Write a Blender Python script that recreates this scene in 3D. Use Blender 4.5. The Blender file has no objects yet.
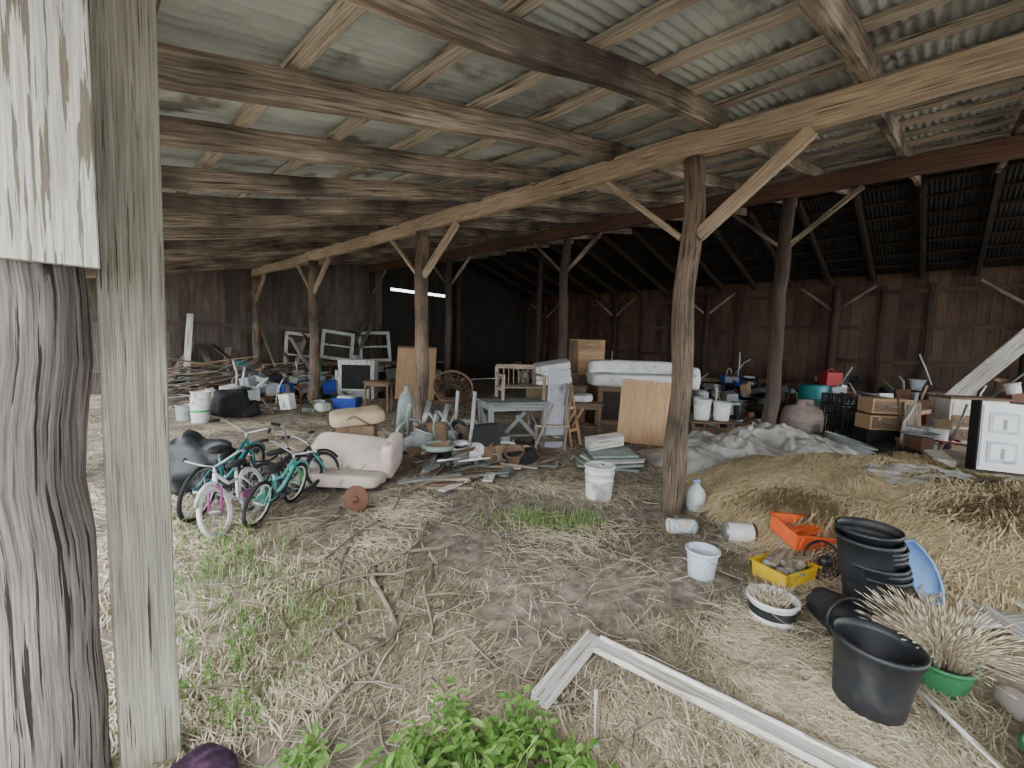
import bpy, math, random
import numpy as np
from mathutils import Vector, Matrix, noise as mn
rnd=random.Random(7); nr=np.random.default_rng(5)
U=rnd.uniform
def link(o): bpy.context.scene.collection.objects.link(o); return o
# ---------- materials ----------
def mat(name,cols,sc=(1,1,1),ns=4,rough=.85,bump=.2,metal=0,big=.35,bigs=.6,detail=6,trans=0,spots=None):
    m=bpy.data.materials.new(name); m.use_nodes=True; nt=m.node_tree; N=nt.nodes; Lk=nt.links.new
    b=N['Principled BSDF']; b.inputs['Roughness'].default_value=rough; b.inputs['Metallic'].default_value=metal
    a=N.new('ShaderNodeAttribute'); a.attribute_name='gco'
    mp=N.new('ShaderNodeMapping'); mp.inputs['Scale'].default_value=sc; Lk(a.outputs['Vector'],mp.inputs['Vector'])
    n=N.new('ShaderNodeTexNoise'); n.inputs['Scale'].default_value=ns; n.inputs['Detail'].default_value=detail; n.inputs['Roughness'].default_value=.65
    Lk(mp.outputs[0],n.inputs['Vector'])
    r=N.new('ShaderNodeValToRGB'); e=r.color_ramp.elements
    k=len(cols)
    while len(e)<k: e.new(.5)
    for i,c in enumerate(cols):
        e[i].position=.3+.4*i/max(1,k-1); e[i].color=(*c,1)
    Lk(n.outputs['Fac'],r.inputs[0])
    n2=N.new('ShaderNodeTexNoise'); n2.inputs['Scale'].default_value=bigs; n2.inputs['Detail'].default_value=3; Lk(a.outputs['Vector'],n2.inputs['Vector'])
    mr=N.new('ShaderNodeMapRange'); mr.inputs[1].default_value=.3; mr.inputs[2].default_value=.7; mr.inputs[3].default_value=1-big; mr.inputs[4].default_value=1+big*.6
    Lk(n2.outputs['Fac'],mr.inputs[0])
    mx=N.new('ShaderNodeVectorMath'); mx.operation='SCALE'; Lk(r.outputs[0],mx.inputs[0]); Lk(mr.outputs[0],mx.inputs['Scale'])
    last=mx.outputs[0]
    if spots:
        n3=N.new('ShaderNodeTexNoise'); n3.inputs['Scale'].default_value=spots[1]; n3.inputs['Detail'].default_value=8; Lk(mp.outputs[0] if len(spots)>3 else a.outputs['Vector'],n3.inputs['Vector'])
        m3=N.new('ShaderNodeMapRange'); m3.inputs[1].default_value=spots[2]; m3.inputs[2].default_value=spots[2]+(spots[4] if len(spots)>4 else .1); Lk(n3.outputs['Fac'],m3.inputs[0])
        mm=N.new('ShaderNodeMix'); mm.data_type='RGBA'; Lk(m3.outputs[0],mm.inputs[0]); Lk(last,mm.inputs[6]); mm.inputs[7].default_value=(*spots[0],1); last=mm.outputs[2]
    Lk(last,b.inputs['Base Color'])
    if bump:
        bp=N.new('ShaderNodeBump'); bp.inputs['Strength'].default_value=bump; bp.inputs['Distance'].default_value=.01; Lk(n.outputs['Fac'],bp.inputs['Height']); Lk(bp.outputs[0],b.inputs['Normal'])
    return m
def wood(name,d,l,**k): return mat(name,[d,tuple((a+b)/2 for a,b in zip(d,l)),l],sc=k.pop('sc',(1.2,30,30)),ns=2.2,bump=k.pop('bump',.4),detail=k.pop('detail',9),**k)
def pl(name,c,rough=.55,var=.15,dirt=True,**k):
    return mat(name,[tuple(x*(1-var) for x in c),c,tuple(min(1,x*(1+var)) for x in c)],ns=7,rough=rough,bump=k.pop('bump',.05),big=.2,bigs=2,spots=(tuple(x*.35+.05 for x in c),4,.60) if dirt else None,**k)
M_tan=wood('timber_tan',(.20,.14,.09),(.68,.55,.40),big=.35,spots=((.11,.075,.05),1.6,.60,1))
M_raf=wood('timber_brown',(.09,.067,.05),(.48,.395,.305),big=.8,bigs=1.3,spots=((.06,.045,.032),1.4,.57,1))
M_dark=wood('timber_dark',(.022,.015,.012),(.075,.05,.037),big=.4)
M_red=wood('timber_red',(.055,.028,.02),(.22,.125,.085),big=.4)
M_pur=wood('purlin_wood',(.26,.21,.155),(.74,.66,.54),big=.4,spots=((.11,.085,.06),1.6,.57,1))
M_post=wood('pole_bark',(.045,.03,.022),(.31,.225,.16),big=.7,bigs=1.5,bump=.9,sc=(1.4,38,38),spots=((.025,.017,.012),1.7,.60,1,.03))
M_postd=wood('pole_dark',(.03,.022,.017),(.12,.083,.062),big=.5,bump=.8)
M_grey=wood('weathered_plank',(.13,.12,.09),(.47,.46,.37),big=.3,bigs=1.6,bump=.9,sc=(1.6,75,75),detail=12,spots=((.045,.035,.025),1.5,.63,1,.02))
M_knot=wood('wood_knot',(.10,.075,.045),(.24,.20,.14),sc=(20,20,20)); M_knot2=wood('wood_knot_core',(.03,.02,.012),(.08,.055,.035),sc=(20,20,20))
M_gpole=wood('weathered_pole',(.04,.035,.032),(.34,.31,.29),big=.5,bigs=1.8,bump=1,sc=(1.2,45,45),detail=12,spots=((.018,.014,.012),1.6,.59,1,.02))
M_white=wood('peeling_board',(.40,.39,.33),(.88,.88,.82),big=.15,bump=.7,sc=(1.5,40,40),detail=12,spots=((.22,.19,.145),2.0,.555,1,.02))
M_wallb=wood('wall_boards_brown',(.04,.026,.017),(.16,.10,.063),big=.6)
M_walle=wood('wall_boards_grey',(.055,.044,.037),(.21,.175,.145),big=.5)
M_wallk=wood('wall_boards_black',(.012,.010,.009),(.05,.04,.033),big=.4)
M_roof=mat('galvanised_sheet',[(.33,.36,.35),(.56,.61,.59),(.72,.77,.76)],sc=(.6,2.5,1),ns=1.8,rough=.55,bump=.05,big=.4,bigs=.6,detail=9,spots=((.22,.22,.20),2.4,.56))
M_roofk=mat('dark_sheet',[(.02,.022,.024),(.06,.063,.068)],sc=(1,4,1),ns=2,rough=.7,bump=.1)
M_dirt=mat('dirt',[(.095,.08,.065),(.21,.178,.14),(.35,.30,.235),(.48,.42,.34)],ns=9,rough=1,bump=1,big=.25,bigs=.45,detail=12,spots=((.175,.148,.12),.7,.54))
M_straw=mat('straw',[(.14,.11,.08),(.40,.32,.21),(.64,.54,.38),(.86,.78,.61),(.62,.59,.54)],ns=.9,rough=.7,bump=0,big=.2)
M_hay=mat('hay',[(.30,.21,.11),(.56,.43,.25),(.76,.63,.40),(.88,.78,.57)],ns=.9,rough=.7,bump=0,big=.2)
M_heap=mat('hay_bed',[(.17,.12,.07),(.45,.34,.20),(.62,.50,.31)],ns=14,rough=1,bump=1,detail=12)
M_leaf=mat('leaf_green',[(.06,.14,.025),(.14,.29,.055),(.29,.45,.14)],ns=.9,rough=.5,bump=0,big=.3)
M_grass=mat('grass_green',[(.10,.18,.04),(.19,.32,.08),(.36,.42,.17)],ns=.9,rough=.6,bump=0)
M_stick=wood('dead_branch',(.13,.095,.07),(.44,.36,.28))
P_white=pl('plastic_white',(.76,.77,.76)); P_black=pl('plastic_black',(.022,.024,.028),.45); P_grey=pl('plastic_grey',(.33,.34,.35))
P_blue=pl('plastic_babyblue',(.25,.42,.75)); P_dblue=pl('plastic_blue',(.02,.07,.45)); P_orange=pl('plastic_orange',(.80,.13,.03)); P_yel=pl('plastic_yellow',(.88,.58,.03))
P_green=pl('plastic_green',(.03,.16,.06)); P_lb=pl('plastic_paleblue',(.58,.65,.71)); P_beige=pl('fabric_beige',(.58,.50,.43),.9,bump=.2); P_teal=pl('paint_teal',(.02,.22,.24),.35)
P_lteal=pl('paint_lightteal',(.10,.42,.40),.35); P_pink=pl('paint_pink',(.40,.06,.28),.4); P_rub=pl('rubber',(.015,.015,.016),.85); P_met=pl('metal_grey',(.40,.41,.41),.4,metal=.6)
P_rust=pl('rust',(.14,.065,.04),.9,bump=.4); P_brt=pl('paint_green',(.03,.42,.14),.4); P_red=pl('paint_red',(.42,.03,.03)); P_purp=mat('purple_fabric',[(.012,.01,.018),(.05,.015,.05),(.18,.08,.17)],ns=18,rough=.9)
P_tan=pl('canvas_tan',(.50,.39,.27),.9); P_jug=pl('plastic_milky',(.60,.64,.64),.3); P_label=mat('label_print',[(.5,.1,.08),(.75,.75,.72),(.1,.3,.45)],ns=14,rough=.5,bump=0)
P_gtab=wood('table_grey',(.11,.115,.115),(.32,.33,.32)); P_wht=wood('painted_white',(.50,.49,.46),(.88,.87,.84),detail=12,spots=((.28,.235,.18),2.4,.555,1,.03)); P_ply=wood('plywood_orange',(.36,.21,.11),(.64,.43,.24)); P_bw=wood('brown_wood',(.09,.055,.034),(.30,.19,.12))
P_tarp=mat('plastic_tarp',[(.28,.27,.255),(.44,.425,.40),(.60,.585,.56)],ns=5,rough=.35,bump=.6,big=.3,bigs=1.5)
P_rock=pl('rock',(.24,.215,.19),.9,bump=.5); P_lav=pl('panel_lavender',(.45,.46,.52)); P_sage=pl('board_sage',(.26,.31,.28)); P_pkb=pl('enamel_pinkbeige',(.55,.44,.39)); P_card=pl('cardboard',(.36,.25,.16),.9); P_cream=pl('enamel_cream',(.66,.63,.55))
# ---------- mesh builder ----------
class B:
    def __init__(s): s.v=[];s.f=[];s.m=[];s.sm=[];s.g=[];s.mats=[];s.M=Matrix()
    def add(s,v,f,mt,smooth=False,g=None):
        o=len(s.v)
        if g is None: off=Vector((U(0,40),U(0,40),U(0,40))); g=[Vector(p)+off for p in v]
        s.v+=[tuple(s.M@Vector(p)) for p in v]; s.g+=[tuple(p) for p in g]
        s.f+=[[i+o for i in q] for q in f]
        if mt not in s.mats: s.mats.append(mt)
        k=s.mats.index(mt); s.m+=[k]*len(f); s.sm+=[smooth]*len(f)
    def box(s,c,d,mt,R=None,bev=.004):
        d=Vector(d); h=d/2; c=Vector(c)
        b=min(bev,min(d)*.3); vs=[];
        for ax in range(3):
            for sg in (-1,1):
                a1,a2=(ax+1)%3,(ax+2)%3
                for p,q in ((-1,-1),(1,-1),(1,1),(-1,1)):
                    w=[0,0,0]; w[ax]=sg*h[ax]; w[a1]=p*(h[a1]-b); w[a2]=q*(h[a2]-b); vs.append(tuple(w))
        fs=[]
        for i in range(6):
            q=[i*4,i*4+1,i*4+2,i*4+3]; fs.append(q if i%2 else q[::-1])
        def fi(ax,sg,p,q): return (ax*2+(sg>0))*4+{(-1,-1):0,(1,-1):1,(1,1):2,(-1,1):3}[(p,q)]
        def vi(ax,S): return fi(ax,S[ax],S[(ax+1)%3],S[(ax+2)%3])
        for ax in range(3):
            a1,a2=(ax+1)%3,(ax+2)%3
            for s1 in (-1,1):
                for s2 in (-1,1):
                    A=[0]*3; A[ax]=-1;A[a1]=s1;A[a2]=s2; Bq=list(A); Bq[ax]=1
                    q=[vi(a1,A),vi(a1,Bq),vi(a2,Bq),vi(a2,A)]
                    fs.append(q if s1*s2<0 else q[::-1])
        for x in (-1,1):
            for y in (-1,1):
                for z in (-1,1):
                    S=[x,y,z]; q=[vi(0,S),vi(1,S),vi(2,S)]; fs.append(q if x*y*z>0 else q[::-1])
        ax=max(range(3),key=lambda i:d[i]); o=[ax,(ax+1)%3,(ax+2)%3]; off=[U(0,40) for _ in range(3)]
        g=[(v[o[0]]+off[0],v[o[1]]+off[1],v[o[2]]+off[2]) for v in vs]
        R=(R or Matrix()).to_4x4(); T=Matrix.Translation(c)@R
        s.add([T@Vector(v) for v in vs],fs,mt,False,g)
    def beam(s,a,b,w,h,mt,seg=1,wob=0):
        a=Vector(a);b=Vector(b);d=b-a;q=d.to_track_quat('X','Z').to_matrix()
        if seg==1: s.box((a+b)/2,(d.length,w,h),mt,q); return
        vs=[];g=[];off=[U(0,40) for _ in range(3)];fs=[];ch=min(w,h)*.1
        prof=[(-w/2,-h/2+ch),(-w/2+ch,-h/2),(w/2-ch,-h/2),(w/2,-h/2+ch),(w/2,h/2-ch),(w/2-ch,h/2),(-w/2+ch,h/2),(-w/2,h/2-ch)]
        for i in range(seg+1):
            t=i/seg; oy=mn.noise((t*d.length*.6,off[0],0))*wob; oz=mn.noise((t*d.length*.6,off[1],5))*wob
            for j,(y,z) in enumerate(prof):
                k=1+mn.noise((t*d.length*2.3,off[2]+j,0))*wob*2
                vs.append(a+q@Vector((t*d.length,y*k+oy,z*k+oz))); g.append((t*d.length+off[0],y+off[1],z+off[2]))
        for i in range(seg):
            for j in range(8): fs.append([i*8+j,i*8+(j+1)%8,(i+1)*8+(j+1)%8,(i+1)*8+j])
        fs.append(list(range(7,-1,-1))); fs.append([seg*8+j for j in range(8)])
        s.add(vs,fs,mt,False,g)
    def tube(s,pts,r,mt,n=8,closed=False,smooth=True,rough=0,cap=True):
        P=[Vector(p) for p in pts]; k=len(P); rr=r if isinstance(r,(list,tuple)) else [r]*k
        off=[U(0,40) for _ in range(3)]; vs=[];g=[];fs=[];L=0;up=None
        for i in range(k):
            if closed: t=P[(i+1)%k]-P[i-1]
            else: t=P[min(i+1,k-1)]-P[max(i-1,0)]
            t.normalize()
            if up is None: up=t.orthogonal().normalized()
            up=(up-t*up.dot(t)); up=up.normalized() if up.length>1e-6 else t.orthogonal().normalized()
            sd=t.cross(up)
            if i: L+=(P[i]-P[i-1]).length
            for j in range(n):
                a=2*math.pi*j/n; q=rr[i]*(1+(rough*mn.noise((L*2+off[0],math.cos(a)*1.5+off[1],math.sin(a)*1.5)) if rough else 0))
                vs.append(P[i]+(up*math.cos(a)+sd*math.sin(a))*q); g.append((L+off[0],math.cos(a)*rr[i]+off[1],math.sin(a)*rr[i]+off[2]))
        m=k if closed else k-1
        for i in range(m):
            for j in range(n):
                i2=(i+1)%k; fs.append([i*n+j,i*n+(j+1)%n,i2*n+(j+1)%n,i2*n+j])
        if not closed and cap: fs.append(list(range(n-1,-1,-1))); fs.append([(k-1)*n+j for j in range(n)])
        s.add(vs,fs,mt,smooth,g)
    def ring(s,c,R,r,mt,ax='z',n=28,m=7,sy=1):
        c=Vector(c); pts=[]
        for i in range(n):
            a=2*math.pi*i/n; x,y=R*math.cos(a),R*sy*math.sin(a)
            pts.append(c+Vector({'z':(x,y,0),'y':(x,0,y),'x':(0,x,y)}[ax]))
        s.tube(pts,r,mt,m,closed=True)
    def lathe(s,prof,mt,n=28,T=None,smooth=True,sq=None):
        T=T or Matrix(); vs=[];fs=[];k=len(prof)
        for r,z in prof:
            for j in range(n):
                a=2*math.pi*j/n; vs.append(T@Vector((r*math.cos(a),r*math.sin(a)*(sq or 1),z)))
        for i in range(k-1):
            for j in range(n): fs.append([i*n+j,i*n+(j+1)%n,(i+1)*n+(j+1)%n,(i+1)*n+j])
        s.add(vs,fs,mt,smooth)
    def pillow(s,c,d,mt,R=None,e=.35,n=14,lump=.06):
        vs=[];fs=[];R=(R or Matrix()).to_4x4();T=Matrix.Translation(Vector(c))@R
        def pw(x,e): return math.copysign(abs(x)**e,x)
        off=U(0,50); m=n*2
        for i in range(n+1):
            ph=-math.pi/2+math.pi*i/n
            for j in range(m):
                th=2*math.pi*j/m
                p=Vector((pw(math.cos(ph),e)*pw(math.cos(th),e)*d[0]/2,pw(math.cos(ph),e)*pw(math.sin(th),e)*d[1]/2,pw(math.sin(ph),e)*d[2]/2))
                p*=1+lump*mn.noise(p*6+Vector((off,0,0))); vs.append(T@p)
        for i in range(n):
            for j in range(m): fs.append([i*m+j,i*m+(j+1)%m,(i+1)*m+(j+1)%m,(i+1)*m+j])
        s.add(vs,fs,mt,True)
    def build(s,name,loc=(0,0,0),rz=0,rot=None):
        me=bpy.data.meshes.new(name); me.from_pydata(s.v,[],s.f)
        for m in s.mats: me.materials.append(m)
        me.polygons.foreach_set('material_index',s.m); me.polygons.foreach_set('use_smooth',s.sm)
        at=me.attributes.new('gco','FLOAT_VECTOR','POINT'); at.data.foreach_set('vector',np.array(s.g,dtype=np.float32).ravel())
        me.update(); o=link(bpy.data.objects.new(name,me)); o.location=loc; o.rotation_euler=rot or (0,0,rz); return o
def Rm(x=0,y=0,z=0): return (Matrix.Rotation(z,4,'Z')@Matrix.Rotation(y,4,'Y')@Matrix.Rotation(x,4,'X'))
Tr=Matrix.Translation
# ---------- camera ----------
cam=bpy.data.cameras.new('camera'); co=link(bpy.data.objects.new('camera',cam)); cam.sensor_width=36; cam.lens=440/1024*36; cam.clip_start=.01
p=math.radians(5); ph=math.radians(2)
fw=Vector((.719*math.cos(p),.695*math.cos(p),-math.sin(p))).normalized(); r0=Vector((.695,-.719,0)).normalized(); u0=r0.cross(fw)
u=u0*math.cos(ph)-r0*math.sin(ph); rt=r0*math.cos(ph)+u0*math.sin(ph)
M=Matrix((rt,u,-fw)).transposed().to_4x4(); M.translation=(0,0,1.6); co.matrix_world=M
bpy.context.scene.camera=co
w=bpy.data.worlds.new('overcast_sky'); bpy.context.scene.world=w; w.use_nodes=True; bg=w.node_tree.nodes['Background']; bg.inputs[0].default_value=(.91,.96,1,1); bg.inputs[1].default_value=5.6
sun=bpy.data.lights.new('sun_soft','SUN'); so=link(bpy.data.objects.new('sun_soft',sun)); sun.energy=2.2; sun.angle=.9; so.rotation_euler=Vector((.75,.25,-.6)).to_track_quat('-Z','Y').to_euler()
# ---------- ground ----------
def heap(x,y):
    d=((x-5.6)/1.75)**2+((y-.0)/2.0)**2
    return .46*(1-d)**.8 if d<1 else 0
def gz(x,y):
    z=.025*mn.noise((x*.8,y*.8,0))+.012*mn.noise((x*3,y*3,3))
    h=heap(x,y)
    if h>0: z+=h*(1+.35*mn.noise((x*2.2,y*2.2,7)))
    return z
xs=np.linspace(-1.5,16.7,230); ys=np.linspace(-7,15.25,270)
v=[(x,y,gz(x,y)) for x in xs for y in ys]; ny=len(ys)
fa=[];fb=[]
for i in range(len(xs)-1):
    for j in range(ny-1):
        (fb if heap(xs[i],ys[j])>.03 else fa).append([i*ny+j,(i+1)*ny+j,(i+1)*ny+j+1,i*ny+j+1])
b=B(); b.add(v,fa,M_dirt,True,g=v)
b.mats.append(M_heap); b.f+=fb; b.m+=[1]*len(fb); b.sm+=[True]*len(fb); b.build('floor')
b=B(); b.box((5,4,-.2),(70,70,.2),M_dirt); b.build('ground_outside')
def ribbons(name,S,mt):
    n=len(S); V=np.zeros((n,6,3),np.float32); Gc=np.zeros((n,6,3),np.float32)
    for i,(a,m_,c,wd) in enumerate(S):
        dx=c[0]-a[0];dy=c[1]-a[1];l=math.hypot(dx,dy) or 1e-6; px,py=-dy/l*wd/2,dx/l*wd/2
        for k,(q,s_) in enumerate(((a,1),(m_,1),(c,.4))):
            V[i,k*2]=(q[0]+px*s_,q[1]+py*s_,q[2]); V[i,k*2+1]=(q[0]-px*s_,q[1]-py*s_,q[2]+wd*.3)
    Gc[:]=nr.uniform(0,300,(n,1,3))
    me=bpy.data.meshes.new(name); base=(np.arange(n)*6)[:,None]
    F=np.concatenate([base+np.array([[0,1,3,2]]),base+np.array([[2,3,5,4]])],0)
    me.vertices.add(n*6); me.vertices.foreach_set('co',V.ravel()); me.loops.add(F.size); me.loops.foreach_set('vertex_index',F.ravel().astype(np.int32))
    me.polygons.add(len(F)); me.polygons.foreach_set('loop_start',np.arange(0,F.size,4,dtype=np.int32)); me.materials.append(mt)
    at=me.attributes.new('gco','FLOAT_VECTOR','POINT'); at.data.foreach_set('vector',Gc.ravel()); me.update(); me.validate()
    return link(bpy.data.objects.new(name,me))
def strand(x,y,L,th,wd,lift=.012,curve=.3):
    dx,dy=math.cos(th)*L/2,math.sin(th)*L/2; cx,cy=-dy*curve*U(-1,1),dx*curve*U(-1,1)
    a=(x-dx,y-dy); m_=(x+cx,y+cy); c=(x+dx,y+dy)
    z=lambda q:gz(*q)+U(.002,lift)
    return ((*a,z(a)),(*m_,z(m_)+lift*.5),(*c,z(c)),wd)
S=[]
while len(S)<72000:
    d=1.1*(11**(rnd.random()**.85)); k=U(-1.25,1.25); r=d*k
    x=.719*d+.695*r; y=.695*d-.719*r
    if x<-.8 or x>13 or y<-3 or y>14.5: continue
    den=.38+1.25*mn.noise((x*1.1,y*1.1,11))+.35*mn.noise((x*3,y*3,4))
    if math.hypot((x-2.6),(y-1.75))<1.0: den-=.25
    if y<.9 and x<3.5 or x<1.3: den+=.25
    if rnd.random()>max(den,.06): continue
    th=mn.noise((x*1.1,y*1.1,20))*5+rnd.gauss(0,.9)
    S.append(strand(x,y,(U(.03,.12) if rnd.random()<.6 else U(.1,.26))*(1+.1*d),th,U(.0018,.0048)*(1+.12*d),.02))
ribbons('straw_litter',S,M_straw)
S=[]
while len(S)<46000:
    x=U(3.7,7.5);y=U(-2.2,2.1)
    if heap(x,y)<.01: continue
    th=math.atan2(y,(x-5.6))+mn.noise((x*1.5,y*1.5,2))*3+rnd.gauss(0,.6)
    S.append(strand(x,y,U(.12,.5),th,U(.004,.010),.09,.6))
ribbons('hay_heap',S,M_hay)
# ---------- structure ----------
rz=lambda x:(3.708+.224*(x-4.21)) if x<4.21 else (2.95+.18*x if x<12 else 5.11-.26*(x-12))
Y0,Y1=-7,15.2
ncor=int((Y1-Y0)/.076)
def sheet(name,xx,mt):
    b=B(); v=[];yy=np.linspace(Y0,Y1+.2,ncor*6+1); nseg=len(xx)-1
    for x in xx:
        for y in yy: v.append((x,y,rz(x)+.158+.014*math.sin(2*math.pi*y/.076)))
    n=len(yy)
    b.add(v,[[i*n+j,i*n+j+1,(i+1)*n+j+1,(i+1)*n+j] for i in range(nseg) for j in range(n-1)],mt,True,g=v); return b.build(name)
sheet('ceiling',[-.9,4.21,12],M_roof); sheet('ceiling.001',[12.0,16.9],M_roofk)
for i in range(-7,14):
    y=.55+1.05*i; b=B(); b.beam((-.8,y,rz(-.8)-.015),(4.35,y,rz(4.35)-.012),.085,.17,M_raf,16,.05); b.beam((4.1,y+.045,rz(4.1)-.015),(11.95,y+.045,rz(11.95)-.015),.08,.17,M_raf,18,.04); b.build('roof_rafter')
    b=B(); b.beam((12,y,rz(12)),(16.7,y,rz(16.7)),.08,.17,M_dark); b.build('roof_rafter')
b=B()
for k in range(-1,26):
    x=.3+.66*k
    if x>16.7: continue
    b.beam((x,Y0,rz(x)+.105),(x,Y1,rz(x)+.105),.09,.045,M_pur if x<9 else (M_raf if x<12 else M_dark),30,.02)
b.build('roof_purlins')
b=B(); b.beam((4.21,Y0,3.50),(4.21,Y1-.1,3.50),.12,.215,M_tan,50,.04); b.beam((4.30,Y0,3.54),(4.30,Y1-.1,3.54),.05,.15,M_tan,30,.02); b.build('girder_beam')
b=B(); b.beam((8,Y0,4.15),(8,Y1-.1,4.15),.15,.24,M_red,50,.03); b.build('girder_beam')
def post(x,y,h,r,mt,name='timber_post',brz=None,bm=None,ws=(.12,.055)):
    b=B(); n=14
    b.tube([(x+.04*mn.noise((i*.4,x,y)),y+.04*mn.noise((i*.4,y,x+9)),-.02+(h+.02)*i/n) for i in range(n+1)],[r*(1.08-.16*i/n) for i in range(n+1)],mt,20,rough=.2)
    if brz:
        for s,wd in ((-1,ws[0]),(1,ws[1])):
            b.beam((x-.02,y+s*.08,brz),(x-.02,y+s*.92,h-.02),.06,wd,bm,4,.02)
    return b.build(name)
for y in (-2.6,1.79,6.2,10.6,14.9): post(4.21,y,3.385,.10 if y<3 else .11,M_post,brz=2.68,bm=M_tan)
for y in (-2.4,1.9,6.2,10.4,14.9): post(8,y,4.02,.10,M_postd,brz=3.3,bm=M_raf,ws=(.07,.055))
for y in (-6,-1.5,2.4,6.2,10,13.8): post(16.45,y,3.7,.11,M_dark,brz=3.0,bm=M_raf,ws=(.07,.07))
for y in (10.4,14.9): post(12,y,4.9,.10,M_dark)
post(-.068,1.99,2.66,.132,M_gpole)
for y in (6.6,11): post(0,y,2.6,.13,M_gpole)
b=B(); b.beam((.182,1.945,-.02),(.182,1.945,2.72),.04,.17,M_grey,20,.012)
for kx,kz,kr in ((.215,.715,.015),(.15,.87,.012),(.212,.93,.010),(.145,1.30,.010),(.225,1.95,.013)):
    T_=Tr((kx,1.9242,kz))@Rm(1.5708,U(-.3,.3),0); b.lathe([(0,.0),(kr*.5,.0004),(kr*1.15,.0002),(kr*1.3,-.002)],M_knot,16,T_,sq=1.35); b.lathe([(0,.0012),(kr*.55,.0010),(kr*.7,.0004),(kr*.72,-.001)],M_knot2,14,T_,sq=1.2)
b.build('post_plank')
b=B(); b.beam((-.09,1.815,1.785),(-.09,1.815,2.66),.045,.37,M_white,8,.01); b.build('header_board')
b=B(); t=Y0
while t<Y1+.1:
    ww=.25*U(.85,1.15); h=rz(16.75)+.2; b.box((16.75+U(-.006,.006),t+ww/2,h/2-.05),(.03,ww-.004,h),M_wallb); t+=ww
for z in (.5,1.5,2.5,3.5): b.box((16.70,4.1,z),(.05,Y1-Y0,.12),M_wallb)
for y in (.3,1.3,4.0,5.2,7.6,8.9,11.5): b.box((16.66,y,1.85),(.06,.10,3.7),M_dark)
b.box((16.80,4.1,2.0),(.02,Y1-Y0,4.1),M_wallk); b.build('wall_back')  # dark backing added behind the boards to block light through their gaps
b=B(); t=-.8
while t<16.75:
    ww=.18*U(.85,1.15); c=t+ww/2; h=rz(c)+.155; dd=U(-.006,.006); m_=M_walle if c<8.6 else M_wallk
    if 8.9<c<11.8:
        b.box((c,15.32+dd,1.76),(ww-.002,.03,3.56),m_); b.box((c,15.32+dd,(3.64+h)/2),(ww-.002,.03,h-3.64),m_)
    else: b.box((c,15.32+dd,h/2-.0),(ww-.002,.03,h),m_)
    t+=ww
b.box((3.9,15.37,1.5),(9.5,.02,3.05),M_wallk); b.box((14.2,15.37,2.0),(5.2,.02,4.0),M_wallk)  # unseen backing sheets, added to keep light from leaking between the boards
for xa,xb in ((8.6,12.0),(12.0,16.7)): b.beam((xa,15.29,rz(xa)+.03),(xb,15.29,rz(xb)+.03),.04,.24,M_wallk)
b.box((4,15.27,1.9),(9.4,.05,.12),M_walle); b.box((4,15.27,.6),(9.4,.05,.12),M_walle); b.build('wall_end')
# ---------- helpers for objects ----------
RZ=-.80
def bucket(b,R0,R1,h,mt,T=None,rim=True,bail=True,inner=None,ribs=0):
    prof=[(0,0),(R0,0)]
    for i in range(1,9):
        t=i/9; prof.append((R0+(R1-R0)*t,h*t))
        if ribs and i>=9-ribs*2 and i%2: prof+= [(R0+(R1-R0)*t+.008,h*t+.003),(R0+(R1-R0)*t+.008,h*t+.012),(R0+(R1-R0)*t,h*t+.014)]
    if rim: prof+=[(R1,h-.02),(R1+.008,h-.018),(R1+.010,h)]
    else: prof+=[(R1,h)]
    prof+=[(R1-.006,h),(R0*.3+R1*.7-.008,h*.7)]
    b.lathe(prof,mt,32,T); b.lathe([(R0*.3+R1*.7-.008,h*.7),(R0-.006,.012),(0,.012)],inner or mt,32,T)
    if bail:
        T=T or Matrix(); b.tube([T@Vector((R1*1.02*math.cos(a),-R1*.9*math.sin(a)*.9-.02,h-.03-R1*.55*math.sin(a))) for a in np.linspace(0,math.pi,14)],.0025,P_met,5)
def at(x,y,dz=0): return (x,y,gz(x,y)+dz)
b=B(); bucket(b,.135,.155,.36,P_white,ribs=2,inner=P_grey); b.box((.02,0,.36),(.2,.04,.02),P_grey,Rm(0,.2,.4)); b.build('plastic_bucket',at(3.98,2.50))
b=B(); bucket(b,.085,.108,.20,P_lb); b.build('plastic_bucket',at(3.13,1.09),rz=.5)
b=B(); bucket(b,.115,.135,.14,P_white,inner=P_rock); b.lathe([(.127,.045),(.134,.10)],P_black,32)
for i in range(120):
    a=U(0,6.28);q=U(0,.12); b.tube([(q*math.cos(a),q*math.sin(a),.06),(q*math.cos(a)+U(-.12,.12),q*math.sin(a)+U(-.12,.12),.14+U(0,.06))],.002,M_straw,3)
b.build('plastic_tub',at(2.95,.60))
def pot(b,R0,R1,h,T=None,mt=P_black):
    b.lathe([(0,0),(R0*.95,0),(R0,.01),(R0+(R1-R0)*.5,h*.5),(R1,h*.9),(R1+.010,h*.905),(R1+.013,h),(R1-.002,h),(R1-.006,h*.88),(R0-.005,.015),(0,.015)],mt,40,T)
b=B(); pot(b,.135,.165,.31,Rm(.04,.05)); b.build('nursery_pot',at(2.54,.105,.01))
b=B()
for i in range(8): pot(b,.14,.168,.28,Tr((.008*i*U(-1,1),.008*i,.036*i))@Rm(U(-.03,.03),U(-.03,.03)))
b.build('nursery_pot_stack',at(3.60,.18,-.03))
b=B(); pot(b,.09,.12,.22,Tr((0,0,.12))@Rm(0,1.50,0)); b.build('nursery_pot',at(3.16,.40),rz=-2.3)
def can(b,R,L,mt,lab,T):
    b.lathe([(0,0),(R*.93,.0),(R,.004),(R,.02)],P_met,28,T); b.lathe([(R,.02),(R,L-.02)],lab,28,T); b.lathe([(R,L-.02),(R,L),(R*.9,L),(R*.9,L-.006),(0,L-.006)],mt,28,T)
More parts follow.
